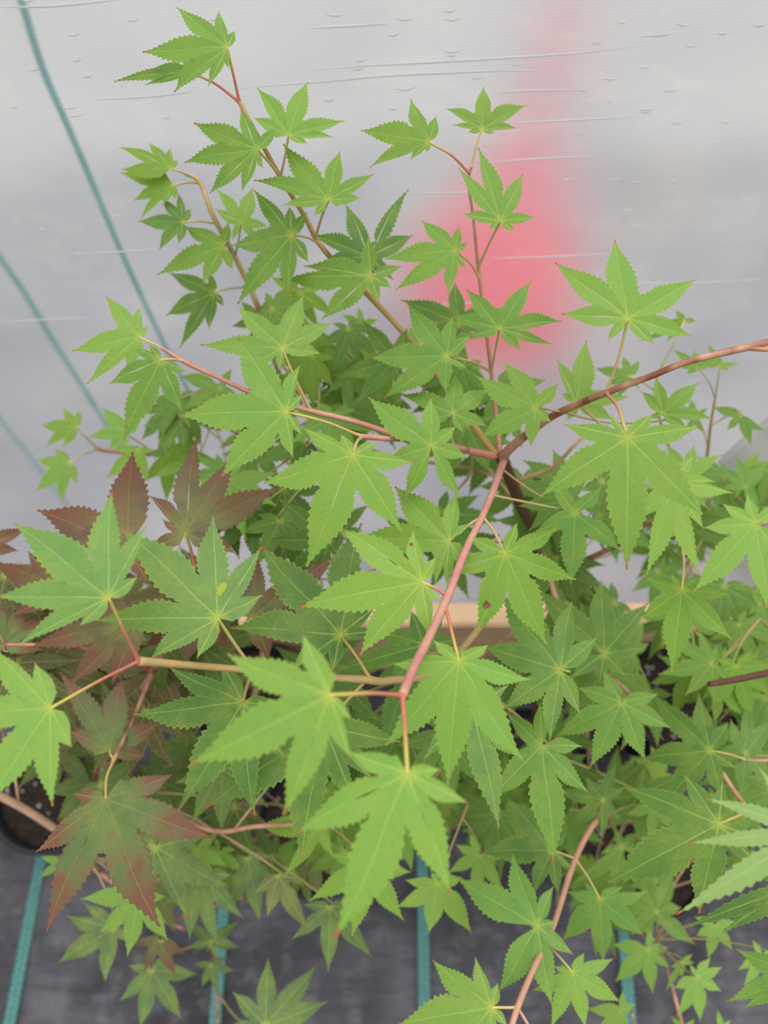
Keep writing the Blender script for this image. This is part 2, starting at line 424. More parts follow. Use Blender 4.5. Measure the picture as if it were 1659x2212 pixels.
band([(-120, 350), (-60, 450), (0, 545), (60, 632), (120, 732), (170, 810), (220, 890), (300, 1010)], .026, .0032, .0007, 'teal_strap.001',
     'teal strap behind the plastic sheet, ending by the small blurred leaves at left', M_TEAL)
band([(-60, 800), (0, 888), (50, 950), (95, 1010), (150, 1080)], .034, .0030, .0007, 'teal_strap.002',
     'faint short teal strap low on the sheet at the left edge', M_TEAL)
# red cloth on the ground outside: a narrow strip running away that widens into a bunched end
def through_sheet(px, py, z=.0):
    """where the ground outside lies behind this part of the sheet (its film bends light slightly)"""
    d = ray(px, py).normalized(); p = on_wall(px, py); i = 1 / 1.12
    d = Vector((d.x * i, 0, d.z * i)); d.y = math.sqrt(max(0, 1 - d.x * d.x - d.z * d.z))
    return p + d * ((z - p.z) / d.z)
prof = [(1262, -60, 20), (1238, 0, 21), (1206, 120, 23), (1175, 250, 27), (1140, 370, 44), (1110, 450, 115), (1080, 530, 165), (1062, 610, 190), (1062, 690, 180), (1085, 770, 140), (1100, 820, 60)]
pr = spline([(through_sheet(x, y), (through_sheet(x + w, y) - through_sheet(x, y)).length) for x, y, w in prof], 3)
vs, fs = [], []; SD = 16
for i, (c, r) in enumerate(pr):
    for k in range(SD):
        q = 2 * math.pi * k / SD
        vs.append((c.x + math.cos(q) * r, c.y, max(-.006, (math.sin(q) * .25 + .12 * math.sin(3 * q + i * .4)) * min(r, .16))))
for i in range(len(pr) - 1):
    for k in range(SD):
        k2 = (k + 1) % SD; fs.append((i * SD + k, i * SD + k2, (i + 1) * SD + k2, (i + 1) * SD + k))
fs.append(tuple(range(SD))); fs.append(tuple(len(vs) - SD + k for k in range(SD))[::-1])
o = link('red_cloth', mesh('red_cloth', vs, fs), None, M_RCLOTH)
o['label'] = 'red cloth-like shape, a blurred pinkish patch behind the grey plastic sheet'; o['category'] = 'cloth'
# a pale tan stone lying outside, seen as a soft smear right of the red cloth
q0, q1 = through_sheet(1390, 425), through_sheet(1505, 500); ax = (q1 - q0); L = ax.length / 2; ax.normalize(); sd = Vector((-ax.y, ax.x, 0)); vs, fs = [], []
for i in range(9):
    la = math.pi * i / 8
    for k in range(12):
        lo = 2 * math.pi * k / 12; w = 1 + .12 * math.sin(3 * lo + i)
        vs.append((q0 + q1) / 2 + ax * (-math.cos(la) * L) + (sd * math.cos(lo) * .05 + ZUP * (math.sin(lo) * .03)) * math.sin(la) * w + ZUP * .018)
for i in range(8):
    for k in range(12):
        k2 = (k + 1) % 12; fs.append((i * 12 + k, i * 12 + k2, i * 12 + 12 + k2, i * 12 + 12 + k))
o = link('stone', mesh('stone', vs, fs), None, simple('tan_stone', srgb(200, 180, 140), srgb(224, 206, 170), 20))
o['label'] = 'pale tan stone, a faint smear behind the sheet right of the red patch'; o['category'] = 'stone'
# white plastic flap leaning on the wall at the right
a = [(1440, 1180), (1490, 1090), (1560, 985), (1620, 930), (1720, 860)]
vs, fs = [], []
for i, (x, y) in enumerate(a):
    p = on_plane(x, y, YN, Vector((0, WALL_Y - .006, 0)))
    vs += [p, p + Vector((.004, -.004, -.004)), p + Vector((.10, -.045, -.10)), Vector((p.x + .22, WALL_Y - .13, max(.27, p.z - .35))),
           Vector((p.x + .22, WALL_Y - .133, max(.27, p.z - .35))), p + Vector((.10, -.048, -.10)), p + Vector((.004, -.006, -.004))]
for i in range(len(a) - 1):
    for k in range(7):
        k2 = (k + 1) % 7; fs.append((i * 7 + k, i * 7 + k2, i * 7 + 7 + k2, i * 7 + 7 + k))
fs.append(tuple(range(7))); fs.append(tuple(len(vs) - 7 + k for k in range(7))[::-1])
o = link('plastic_flap', mesh('plastic_flap', vs, fs), wall, M_WHITE)

# ------------------------------------------------------------------ leaves
TBL = ([0, .12, .25, .38, .51, .64, .76, .86, .93, 1], [.84, .96, 1, .94, .78, .54, .30, .135, .055, 0])
def interp(x, X, Y):
    for i in range(len(X) - 1):
        if x <= X[i + 1]:
            return Y[i] + (Y[i + 1] - Y[i]) * (x - X[i]) / (X[i + 1] - X[i])
    return Y[-1]
def sstep(x): x = max(0, min(1, x)); return x * x * (3 - 2 * x)
def leaf_z(r, lat, lref, droop, fold): return -droop * lref * (r / lref) ** 2 + fold * lat * (1 - .35 * r / lref)

def leaf_mesh(name, tips, pet, droop, fold, wk, teeth, rg, sin_k=.335):
    """tips: local 2-D lobe tips round the stalk at the origin; pet: angle of the stalk or None"""
    A = [math.atan2(t[1], t[0]) for t in tips]
    if pet is None:
        s = sorted(A); gaps = [((s[(i + 1) % len(s)] - s[i]) % (2 * math.pi), s[i]) for i in range(len(s))]
        g = max(gaps); pet = g[1] + g[0] / 2
    rel = sorted((((a - pet) % (2 * math.pi)), i) for i, a in enumerate(A))
    ang = [a for a, _ in rel]; L = [math.hypot(*tips[i]) for _, i in rel]; n = len(L); lref = max(L)
    pol = lambda a, r: Vector((math.cos(a + pet) * r, math.sin(a + pet) * r))
    S = []; a0 = ang[0] - min(ang[0] * .6, math.radians(42)); S.append(pol(a0, .30 * L[0]))
    for i in range(n - 1):
        g = ang[i + 1] - ang[i]; k = sin_k * rg.uniform(.88, 1.12) * (1 if g < 1.1 else max(.55, 1 - (g - 1.1) * .6))
        S.append(pol((ang[i] + ang[i + 1]) / 2, min(k * math.sqrt(L[i] * L[i + 1]), .72 * min(L[i], L[i + 1]))))
    an = 2 * math.pi - ang[-1]; S.append(pol(ang[-1] + min(an * .6, math.radians(42)), .30 * L[-1]))
    vs, fs, ua, ub = [], [], [], []
    m, no = 3, 2 * teeth + 2
    for i in range(n):
        u = pol(ang[i], 1); v = Vector((-u.y, u.x)); li = L[i]
        Wd = 1.0 * wk * li ** .85 * lref ** .15 * rg.uniform(.93, 1.07); bend = rg.uniform(-.035, .035)
        for sg in (1, -1):
            s = S[i + 1] if sg > 0 else S[i]
            ts, ws = s.dot(u), sg * s.dot(v)
            ts = max(ts, .06 * li); wcap = max(ws * 1.5, .06 * li)
            rows = []
            for k in range(m):
                f = k / m; rows.append((u * (ts * f), s * f, ts * f, 0.0))
            for k in range(no + 1):
                q = k / no; e = ts + (li - ts) * q
                wt = min(Wd, wcap) * interp(q, *TBL)
                w = ws + (wt - ws) * sstep(q / .16) if k else ws
                fw = 0
                if 0 < k < no:
                    if k % 2: w = w * (1.04 + .06 * rg.random()) + (.003 + .006 * rg.random()) * li; fw = (.010 + .010 * rg.random()) * li
                    else: w = max(w * .95 - .001 * li, .002 * li)
                off = v * (bend * li * 4 * q * (1 - q) * .7)
                rows.append((u * e + off, s if k == 0 else u * (e + fw) + v * (sg * w) + off, e, q))
            b = len(vs)
            for (mp, ep, al, q) in rows:
                for c in (0, .5, 1):
                    p = mp.lerp(ep, c); lat = abs((p - mp).length) if c else 0
                    vs.append((p.x, p.y, leaf_z(p.length, lat, lref, droop, fold)))
                    ua.append((lat / lref, al / lref)); ub.append((c * (.2 + .8 * sstep(q / .08)), al / li))
            for k in range(len(rows) - 1):
                for c in range(2):
                    x = b + k * 3 + c; f = (x, x + 3, x + 4, x + 1) if sg < 0 else (x, x + 1, x + 4, x + 3)
                    fs.append(f)
    me = bpy.data.meshes.new(name); me.from_pydata(vs, [], fs)
    me.polygons.foreach_set('use_smooth', [True] * len(me.polygons))
    for nm, arr in (('vein', ua), ('edge', ub)):
        lay = me.uv_layers.new(name=nm); co = []
        for l in me.loops: co += arr[l.vertex_index]
        lay.data.foreach_set('uv', co)
    me.update(); return me, lref, pet

TONES = {  # blade colours (linear), material
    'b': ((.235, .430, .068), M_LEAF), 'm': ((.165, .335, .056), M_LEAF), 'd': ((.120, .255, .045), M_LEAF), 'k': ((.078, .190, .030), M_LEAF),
    'c': ((.175, .335, .078), M_LEAF), 'y': ((.265, .470, .080), M_LEAF_PLAIN), 'v': ((.215, .400, .048), M_LEAF_PLAIN), 'p': ((.330, .500, .170), M_LEAF),
    'r': ((.125, .110, .045), M_RED), 'R': ((.150, .085, .050), M_RED), 'g': ((.110, .170, .045), M_RED), 't': ((.120, .205, .060), M_REDDISH), 'o': ((.190, .210, .070), M_REDDISH)}

class Plant:
    def __init__(s, name, label, cat, pot_xy, rg_seed, pot=True, stalk=None):
        s.root = thing(name, label, cat, (pot_xy[0], pot_xy[1], 0)); WM[s.root.name] = Matrix.Translation(s.root.location)
        s.rg = random.Random(rg_seed); s.pink = False; s.samples = []; s.xy = pot_xy; s.stalk = stalk
        x, y = pot_xy
        if pot:
            r = .098
            me = lathe('pot', [(.0, .001), (.074, .001), (.080, .010), (r - .006, .150), (r + .002, .152), (r + .004, .172), (r, .176), (r - .004, .172), (r - .008, .150), (r - .010, .120)])
            s.part('pot', me, M_POT, Matrix.Translation((x, y, 0)))
            vs, fs = [(0, 0, .156)], []; q = s.rg
            for k in range(1, 7):
                for a in range(24): vs.append((k / 6 * .0895 * math.cos(a * math.pi / 12), k / 6 * .0895 * math.sin(a * math.pi / 12), .148 + q.uniform(-.004, .006)))
            for a in range(24): fs.append((0, 1 + a, 1 + (a + 1) % 24))
            for k in range(5):
                for a in range(24): fs.append((1 + k * 24 + a, 1 + k * 24 + 24 + a, 1 + k * 24 + 24 + (a + 1) % 24, 1 + k * 24 + (a + 1) % 24))
            s.part('soil', mesh('soil', vs, fs), M_SOIL, Matrix.Translation((x, y, 0)))
            vs, fs = [], []
            for k in range(26):
                a, rr = q.uniform(0, 6.28), .082 * math.sqrt(q.random()); c = Vector((rr * math.cos(a), rr * math.sin(a), .154)); z = q.uniform(.0018, .004); b = len(vs)
                vs += [c + Vector(d) * z for d in ((1, 0, 0), (0, 1.1, 0), (-.9, 0, .1), (0, -1, 0), (.1, 0, .9), (0, 0, -.8))]
                fs += [(b, b + 1, b + 4), (b + 1, b + 2, b + 4), (b + 2, b + 3, b + 4), (b + 3, b, b + 4), (b + 1, b, b + 5), (b + 2, b + 1, b + 5), (b + 3, b + 2, b + 5), (b, b + 3, b + 5)]
            o = s.part('perlite', mesh('perlite', vs, fs), M_PERL, Matrix.Translation((x, y, 0))); o['kind'] = 'stuff'
    def part(s, name, me, mat, m, parent=None, color=None):
        o = link(name, me, None, mat); place(o, parent or s.root, m)
        if color: o.color = (*color[:3], 1)
        return o
    def branch(s, pts, color, mat=None, name='branch', to_pot=False):
        P = [(at(x, y, d), r) for x, y, d, r in pts]
        if to_pot:
            p, r = P[-1]; b = Vector((s.xy[0], s.xy[1], .15)); r2 = max(r * 1.3, .004)
            P += [(p.lerp(b, .35) + Vector((0, .012, .0)), r * 1.1), (p.lerp(b, .75), r2), (b, r2 * 1.2)]
        Q = spline(P, 6)
        s.samples += [q[0] for q in Q]
        m = Matrix.Translation(Q[0][0]); Ql = [(p - Q[0][0], r) for p, r in Q]
        return s.part(name, tube(name, Ql, 8), mat or M_TWIG, m, None, color)
    def stalk_path(s, base, n, petdir, att, r, rg):
        if att is not None:
            end = None; bd = 45
            for q in s.samples:
                x, y, d = to_px(q); e = math.hypot(x - att[0], y - att[1])
                if e < bd: bd, end = e, q
            if end is None: end = at(att[0], att[1], to_px(base)[2] + .012)
            mid = base.lerp(end, .5) + ZUP * (.06 * (end - base).length) + RGT * rg.uniform(-.03, .03) * (end - base).length
            return [(base, r), (mid, r * .95), (mid.lerp(end, .75), r * 1.1), (end, r * 1.8)]
        best, end = 9, None; db = to_px(base)[2]
        for q in s.samples:
            d = to_px(q)[2]; e = (q - base).length + (.12 if d < db + .004 else 0) + max(0, q.z - base.z) * .5
            if e < best: best, end = e, q
        p1 = base + petdir * .004 - n * .002
        if end is None: end = base + petdir * .03 - n * .03
        ln = (end - base).length
        p2 = p1.lerp(end, .5) + petdir * .05 * ln - ZUP * .03 * ln
        return [(base, r), (p1, r), (p2, r * 1.1), (end, r * 1.3)]
    def finish_leaf(s, me, lref, pet, M, tone, att, stalkcol=None, jitter=.1, shade=1.0):
        rg = s.rg; c, mat = TONES[tone]; j = shade * (1 + rg.uniform(-jitter, jitter)); h = rg.uniform(-.06, .06)
        o = s.part('leaf', me, mat, M, None, (c[0] * j * (1 + h), c[1] * j, c[2] * j * (1 - h)))
        R3 = M.to_3x3(); base = M.translation; n = R3 @ Vector((0, 0, 1)); n.normalize()
        pd = (R3 @ Vector((math.cos(pet), math.sin(pet), 0))).normalized()
        r = .00085 * max(.7, min(1.15, (lref * R3.col[0].length / .055) ** .5))
        path = spline(s.stalk_path(base - n * .0004, n, pd, att, r, rg), 6)
        Mi = M.inverted(); sc = 1 / R3.col[0].length
        pm = tube('leaf_stalk', [(Mi @ p, q * sc) for p, q in path], 6)
        ps = link('leaf_stalk', pm, None, (M_PET if s.pink else s.stalk or M_PETY) if att is not None else (s.stalk or M_PETG)); ps.parent = o; ps.matrix_parent_inverse = Matrix.Identity(4)
        ps.color = (*(srgb(206, 196, 98) if att is not None else srgb(150, 160, 84))[:3], 1)
        return o
    def leaf(s, d, base, tips, att=None, tone='m', droop=None, up=.38, tilt=(0, 0), wk=None, shade=1.0, sk=.335, pk=False):
        s.pink = pk
        rg = s.rg; P = at(base[0], base[1], d); toc = (CAM - P).normalized()
        Lp = [math.hypot(x - base[0], y - base[1]) for x, y in tips]; big = max(Lp)
        cx = sum((x - base[0]) for x, y in tips) / len(tips) / big; cy = sum((y - base[1]) for x, y in tips) / len(tips) / big
        n = toc * (1 - up) + ZUP * up + RGT * (.22 * cx + rg.uniform(-.12, .12) + tilt[0]) - UPV * (.16 * cy + rg.uniform(-.10, .10) + tilt[1])
        n.normalize()
        e1 = RGT - n * n.dot(RGT); e1.normalize(); e2 = n.cross(e1)
        lref = big * d / FPX; droop = rg.uniform(.08, .20) if droop is None else droop
        loc = []
        for it in range(2):
            loc = [] if it == 0 else loc
            new = []
            for k, (x, y) in enumerate(tips):
                r = (Lp[k] * d / FPX) if it == 0 else math.hypot(*loc[k])
                lr = lref if it == 0 else max(math.hypot(*q) for q in loc)
                z = leaf_z(r, 0, lr, droop, 0)
                q = on_plane(x, y, n, P + n * z) - P
                new.append((q.dot(e1), q.dot(e2)))
            loc = new
        pet = None
        if att is not None:
            q = on_plane(att[0], att[1], n, P) - P; pet = math.atan2(q.dot(e2), q.dot(e1))
        me, lr, pet = leaf_mesh('leaf', loc, pet, droop, rg.uniform(.05, .22), wk or rg.uniform(.15, .17), 11, rg, sk)
        M = Matrix.Translation(P) @ Matrix((e1, e2, n)).transposed().to_4x4()
        return s.finish_leaf(me, lr, pet, M, tone, att, shade=shade)
    def fill(s, count, x, y, d, size, tones, up=.55, shade=1.0):
        rg = s.rg; made = 0; tries = 0
        for k in range(max(1, round(count / 4))):
            for q in range(30):
                E = at(rg.uniform(*x), rg.uniform(*y), rg.uniform(d[0], d[1]) + .012)
                if E.y < WALL_Y - .06 and E.z > .2: break
            db = to_px(E)[2]
            S0 = min(s.samples, key=lambda p: (p - E).length + (.15 if to_px(p)[2] < db - .01 else 0) + max(0, p.z - E.z))
            md = S0.lerp(E, .55) + Vector((rg.uniform(-.1, .1), rg.uniform(-.1, .05), -.10)) * (E - S0).length
            Q = spline([(S0, .0014), (md, .0011), (E, .0008)], 6); s.samples += [p for p, _ in Q[4:]]
            s.part('twig', tube('twig', [(p - S0, r) for p, r in Q], 6), M_TWIG, Matrix.Translation(S0), None, srgb(150, 128, 88) if tones[0] not in 'rRgt' else srgb(124, 76, 66))
        while made < count and tries < count * 20:
            tries += 1
            px, py, dd = rg.uniform(*x), rg.uniform(*y), rg.uniform(*d)
            P = at(px, py, dd)
            if P.y > WALL_Y - .05 or P.z < .22: continue
            if any(abs(px - a) < g and abs(py - b) < g for a, b, g in HOLES): continue
            made += 1
            toc = (CAM - P).normalized()
            n = (toc * (1 - up) + ZUP * up + Vector((rg.uniform(-.35, .35), rg.uniform(-.35, .25), 0))).normalized()
            a = rg.gauss(-math.pi / 2, .9)          # tips mostly hang towards the viewer
            dirp = RGT * math.cos(a) + UPV * math.sin(a); e1 = (dirp - n * n.dot(dirp)).normalized(); e2 = n.cross(e1)
            k = rg.uniform(*size)
            M = Matrix.Translation(P) @ Matrix((e1 * k, e2 * k, n * k)).transposed().to_4x4()
            me, lr, pet = rg.choice(SHARED)
            s.finish_leaf(me, lr, pet, M, rg.choice(tones), None, jitter=.18, shade=shade)

# a handful of blades shared by the leaves further back (unit length, first axis = middle lobe)
SHARED = []
rs = random.Random(11)
for k in range(6):
    t = []
    for a, l in ((0, 1), (39, .93), (-39, .93), (79, .74), (-79, .74), (124, .40), (-124, .40)):
        a = math.radians(a + rs.uniform(-6, 6)); l *= rs.uniform(.9, 1.08); t.append((math.cos(a) * l, math.sin(a) * l))
    SHARED.append(leaf_mesh('leaf', t, math.pi, rs.uniform(.10, .26), rs.uniform(.1, .25), rs.uniform(.15, .17), 7, rs))
HOLES = [(60, 1850, 70), (930, 1820, 45), (1350, 1775, 45), (1420, 1870, 30), (420, 1560, 30), (760, 1540, 35), (620, 1200, 40), (1020, 1330, 60), (1120, 1345, 45), (1400, 1330, 34), (310, 1285, 26), (1600, 960, 36), (1490, 1215, 26), (1600, 1290, 30), (1560, 1530, 40)]


# ------------------------------------------------------------------ the plants
PINK = srgb(200, 128, 128); RBROWN = srgb(150, 92, 74); OLIVE = srgb(164, 146, 88); DBROWN = srgb(112, 72, 60); TAN = srgb(216, 190, 150); OCHRE = srgb(186, 150, 84)

# --- tall green maple in the middle
A = Plant('potted_maple', 'tall green maple with a forked reddish brown trunk, its large leaves spread across the middle', 'potted tree', (.235, .215), 1)
A.branch([(1083, 988, .50, .0042), (1104, 1038, .53, .0046), (1130, 1100, .58, .0050), (1178, 1190, .66, .0052), (1205, 1275, .74, .0054)], DBROWN, M_BARK, 'trunk', True)
A.branch([(1083, 990, .50, .0036), (1112, 960, .49, .0030), (1195, 898, .465, .0024), (1310, 848, .43, .0020), (1400, 815, .415, .0018), (1490, 780, .405, .0018), (1615, 750, .40, .0020), (1700, 728, .395, .0016)], srgb(140, 84, 60))
A.branch([(1615, 752, .40, .0014), (1680, 757, .395, .0011)], srgb(196, 110, 70), None, 'twig')
A.branch([(1088, 995, .50, .0026), (1065, 1060, .47, .0024), (1042, 1115, .44, .0021), (1005, 1190, .41, .0022), (967, 1288, .38, .0023), (930, 1370, .35, .0022), (895, 1440, .325, .0021), (869, 1502, .305, .0021)], PINK)
A.branch([(1070, 986, .50, .0028), (985, 968, .485, .0024), (870, 945, .465, .0020), (770, 912, .455, .0017), (672, 888, .45, .0017), (600, 868, .45, .0015), (550, 852, .45, .0015), (470, 815, .445, .0013), (405, 785, .44, .0014), (350, 752, .44, .0010)], srgb(200, 126, 114))
A.branch([(1010, 972, .488, .0020), (900, 952, .45, .0017), (828, 947, .43, .0016), (782, 943, .425, .0017)], srgb(200, 120, 116))
A.branch([(1072, 984, .50, .0026), (1035, 935, .515, .0024), (960, 830, .53, .0023), (870, 717, .53, .0022), (790, 632, .52, .0021), (700, 540, .49, .0018), (655, 462, .475, .0016), (606, 383, .455, .0015), (560, 300, .44, .0013), (517, 220, .43, .0013)], OCHRE, M_OLIVE)
A.branch([(1080, 980, .50, .0018), (1070, 880, .51, .0015), (1056, 760, .50, .0013), (1036, 600, .475, .0012), (1022, 470, .455, .0009), (1012, 395, .445, .0009), (1018, 362, .44, .0008)], srgb(192, 132, 108))
A.branch([(1120, 1038, .55, .0020), (1190, 1012, .54, .0016), (1235, 968, .53, .0013), (1258, 945, .53, .0010)], OLIVE, None, 'twig')
A.branch([(1112, 1036, .55, .0012), (1070, 1030, .56, .0010), (1020, 1012, .57, .0009)], RBROWN, None, 'twig')
A.branch([(1150, 1130, .62, .0032), (1080, 1290, .57, .0026), (960, 1440, .50, .0024), (840, 1470, .455, .0024), (792, 1468, .44, .0026), (700, 1462, .43, .0020), (520, 1446, .40, .0019), (400, 1436, .375, .0019), (300, 1428, .355, .0023)], srgb(188, 164, 112), M_OLIVE)
A.branch([(1165, 1160, .64, .0026), (1210, 1330, .60, .0020), (1240, 1420, .57, .0016), (1330, 1470, .56, .0013), (1420, 1560, .58, .0011)], RBROWN)
A.branch([(1190, 1240, .70, .0030), (1330, 1180, .60, .0022), (1400, 1130, .54, .0016), (1470, 1120, .51, .0013)], RBROWN)
g = A.leaf
g(.410, (490, 102), [(382, 15), (473, 22), (508, 66), (307, 112), (376, 200), (450, 186), (496, 150)], (517, 218), 'b', pk=True)
g(.435, (412, 156), [(400, 105), (318, 150), (245, 177), (312, 184), (384, 182)], (513, 215), 'm', pk=True)
g(.430, (555, 323), [(418, 265), (519, 238), (600, 276), (398, 352), (452, 418), (522, 414), (569, 365)], (603, 380), 'b')
g(.432, (623, 292), [(555, 190), (665, 176), (745, 261), (722, 298), (664, 311), (547, 255)], (607, 380), 'b')
g(.440, (709, 432), [(612, 310), (735, 325), (808, 375), (780, 428), (678, 467), (548, 390), (610, 443)], (707, 505), 'b')
g(.465, (630, 507), [(548, 410), (625, 445), (664, 458), (500, 530), (513, 658), (622, 634), (667, 567)], (690, 524), 'm')
g(.485, (797, 555), [(745, 440), (883, 408), (892, 508), (670, 508), (703, 562), (850, 605), (815, 520)], None, 'd', wk=.17)
g(.470, (800, 596), [(796, 510), (655, 575), (605, 604), (695, 690), (819, 652), (846, 622), (868, 575)], None, 'm')
g(.425, (927, 307), [(887, 213), (942, 250), (778, 282), (798, 362), (886, 345), (922, 330)], (1000, 372), 'b', wk=.19, pk=True)
g(.432, (1041, 278), [(1044, 187), (1137, 228), (1117, 277), (962, 235), (975, 270), (1010, 286), (1070, 287)], (1018, 362), 'b', wk=.19)
g(.435, (1081, 477), [(1033, 318), (990, 362), (1000, 463), (1130, 375), (1157, 470), (1113, 500), (1055, 497)], (1037, 585), 'b')
g(.455, (984, 541), [(910, 475), (992, 488), (1012, 525), (830, 560), (853, 628), (968, 637), (1007, 582)], (1032, 590), 'b')
g(.465, (1079, 710), [(1008, 625), (1147, 608), (1214, 695), (1193, 743), (1125, 758), (1015, 725), (972, 682)], (1073, 808), 'm')
g(.505, (992, 700), [(983, 607), (866, 648), (1060, 715), (905, 740), (1045, 660)], None, 'd')
g(.470, (965, 770), [(880, 655), (978, 683), (1016, 725), (798, 773), (828, 860), (963, 848), (1008, 795)], (1055, 808), 'm')
g(.520, (852, 778), [(783, 693), (880, 708), (728, 815), (770, 872), (868, 850)], None, 'd')
g(.400, (617, 889), [(514, 730), (649, 788), (386, 899), (478, 1030), (633, 990), (652, 940), (653, 852)], (780, 942), 'b', wk=.170, up=.3)
g(.385, (762, 983), [(656, 925), (737, 938), (815, 955), (890, 1000), (568, 1043), (661, 1225), (868, 1148)], (780, 942), 'b', wk=.165, up=.3)
g(.425, (932, 963), [(795, 857), (930, 858), (985, 921), (1010, 988), (838, 995), (872, 1078), (998, 1078)], None, 'b', wk=.175, up=.3)
g(.470, (978, 893), [(985, 808), (864, 852), (1056, 840), (1054, 921), (1000, 935), (922, 912)], None, 'm', wk=.19)
g(.435, (610, 752), [(512, 661), (656, 637), (719, 697), (693, 765), (602, 800), (432, 745), (528, 795)], (670, 886), 'b')
g(.445, (301, 728), [(228, 640), (303, 662), (320, 705), (155, 758), (188, 830), (277, 800)], (400, 780), 'b')
g(.430, (347, 777), [(287, 748), (320, 742), (403, 802), (393, 888), (236, 829), (268, 952)], (398, 784), 'm')
g(.405, (1356, 688), [(1328, 517), (1198, 566), (1212, 678), (1313, 738), (1413, 744), (1496, 727), (1503, 604)], (1313, 846), 'b', up=.3)
g(.450, (1157, 882), [(1087, 780), (1206, 828), (1028, 811), (1037, 946), (1146, 966), (1191, 912)], None, 'b', wk=.19)
g(.475, (1245, 870), [(1267, 735), (1203, 775), (1358, 858), (1325, 908), (1212, 850), (1225, 908)], None, 'b', wk=.19)
g(.450, (1432, 893), [(1416, 815), (1510, 825), (1541, 905), (1384, 845), (1400, 905), (1485, 930)], None, 'b')
g(.370, (1355, 946), [(1219, 917), (1321, 893), (1410, 893), (1513, 922), (1168, 1072), (1354, 1232), (1519, 1112)], (1314, 850), 'b', wk=.152, up=.3, pk=True)
g(.430, (1452, 1040), [(1500, 985), (1546, 1041), (1584, 1065), (1509, 1240), (1397, 1242), (1385, 1120), (1520, 1142)], None, 'y', wk=.165)
g(.460, (1480, 1030), [(1559, 982), (1500, 960), (1440, 960), (1530, 1100), (1450, 1110)], None, 'y')
g(.480, (1218, 1085), [(1118, 1093), (1142, 1148), (1200, 1025), (1270, 1030), (1300, 1085)], None, 'm')
g(.455, (1242, 1108), [(1232, 1264), (1342, 1192), (1152, 1150), (1190, 1040), (1300, 1050)], None, 'm')
g(.425, (969, 1169), [(852, 1050), (986, 1063), (1016, 1130), (768, 1160), (940, 1262), (966, 1268), (1020, 1236)], (1040, 1115), 'b', wk=.17)
g(.375, (911, 1257), [(730, 1140), (893, 1144), (942, 1205), (645, 1313), (777, 1416), (926, 1375), (955, 1296)], (963, 1287), 'b', up=.3, pk=True)
g(.415, (1091, 1196), [(1011, 1159), (1117, 1129), (1204, 1139), (1245, 1252), (1181, 1392), (1029, 1367), (965, 1241)], (1048, 1112), 'v', up=.3)
g(.340, (991, 1428), [(847, 1434), (936, 1383), (1055, 1392), (1146, 1468), (832, 1611), (967, 1697), (1130, 1641)], (967, 1300), 'b', wk=.155, up=.3, pk=True)
g(.270, (880, 1670), [(752, 1624), (952, 1662), (1012, 1735), (640, 1801), (722, 2026), (973, 1932)], (869, 1504), 'b', wk=.15, up=.25, pk=True)
g(.265, (712, 1502), [(490, 1412), (654, 1370), (410, 1652), (611, 1762), (760, 1640), (759, 1553)], (866, 1503), 'b', wk=.14, up=.25, pk=True)
g(.425, (735, 1371), [(565, 1178), (782, 1128), (498, 1358), (628, 1445), (716, 1450), (812, 1308), (806, 1366)], (800, 1466), 'd', wk=.165)
g(.490, (917, 1393), [(716, 1452), (818, 1360), (886, 1318), (957, 1335), (845, 1480), (990, 1380)], None, 'd', wk=.17)
g(.460, (700, 1570), [(442, 1748), (652, 1860), (805, 1682), (865, 1602), (600, 1560), (770, 1740)], (792, 1470), 'd')
g(.510, (890, 1440), [(828, 1614), (905, 1590), (960, 1540), (800, 1480)], None, 'd')
g(.440, (1020, 1530), [(1078, 1790), (915, 1640), (1130, 1640), (1100, 1480)], None, 'c', wk=.14)
g(.375, (470, 1335), [(261, 1143), (460, 1115), (564, 1182), (566, 1285), (206, 1340), (322, 1426), (425, 1422)], (540, 1425), 'c', wk=.155, up=.3)
g(.325, (234, 1291), [(29, 1130), (243, 1060), (316, 1134), (298, 1246), (-12, 1288), (39, 1394), (172, 1353)], (297, 1425), 'c', wk=.175, up=.3, pk=True)
g(.310, (108, 1530), [(-22, 1395), (75, 1431), (156, 1614), (114, 1742), (-40, 1745), (-75, 1540)], (290, 1435), 'b', wk=.19, up=.3, pk=True)
g(.440, (525, 1516), [(364, 1440), (478, 1433), (288, 1543), (387, 1742), (552, 1762), (610, 1530), (620, 1640)], (552, 1452), 'd', wk=.165)
# right-hand leaves of the same tree
g(.455, (1473, 1275), [(1394, 1246), (1383, 1338), (1451, 1452), (1581, 1381), (1577, 1285), (1505, 1248), (1450, 1240)], (1473, 1170), 'v')
g(.520, (1305, 1411), [(1162, 1271), (1300, 1253), (1400, 1303), (1390, 1402), (1296, 1482), (1232, 1466), (1350, 1460)], None, 'd')
g(.450, (1210, 1447), [(1084, 1283), (1236, 1298), (1291, 1376), (1040, 1396), (1088, 1532), (1188, 1601), (1252, 1542)], None, 'c', wk=.165)
g(.500, (1343, 1517), [(1248, 1486), (1303, 1448), (1422, 1499), (1449, 1573), (1395, 1642), (1274, 1658), (1196, 1594)], None, 'm')
g(.475, (1170, 1611), [(1094, 1543), (1165, 1518), (1257, 1612), (1270, 1710), (1195, 1867), (1060, 1722)], None, 'm', wk=.16)
# leaves deeper in the crown
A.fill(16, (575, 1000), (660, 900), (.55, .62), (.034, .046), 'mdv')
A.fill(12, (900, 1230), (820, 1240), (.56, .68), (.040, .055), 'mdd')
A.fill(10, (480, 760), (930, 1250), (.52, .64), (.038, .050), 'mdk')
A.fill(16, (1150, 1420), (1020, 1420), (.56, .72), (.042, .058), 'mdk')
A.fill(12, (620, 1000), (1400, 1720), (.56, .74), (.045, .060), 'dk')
A.fill(16, (1020, 1420), (1400, 1760), (.58, .78), (.045, .060), 'mdk')

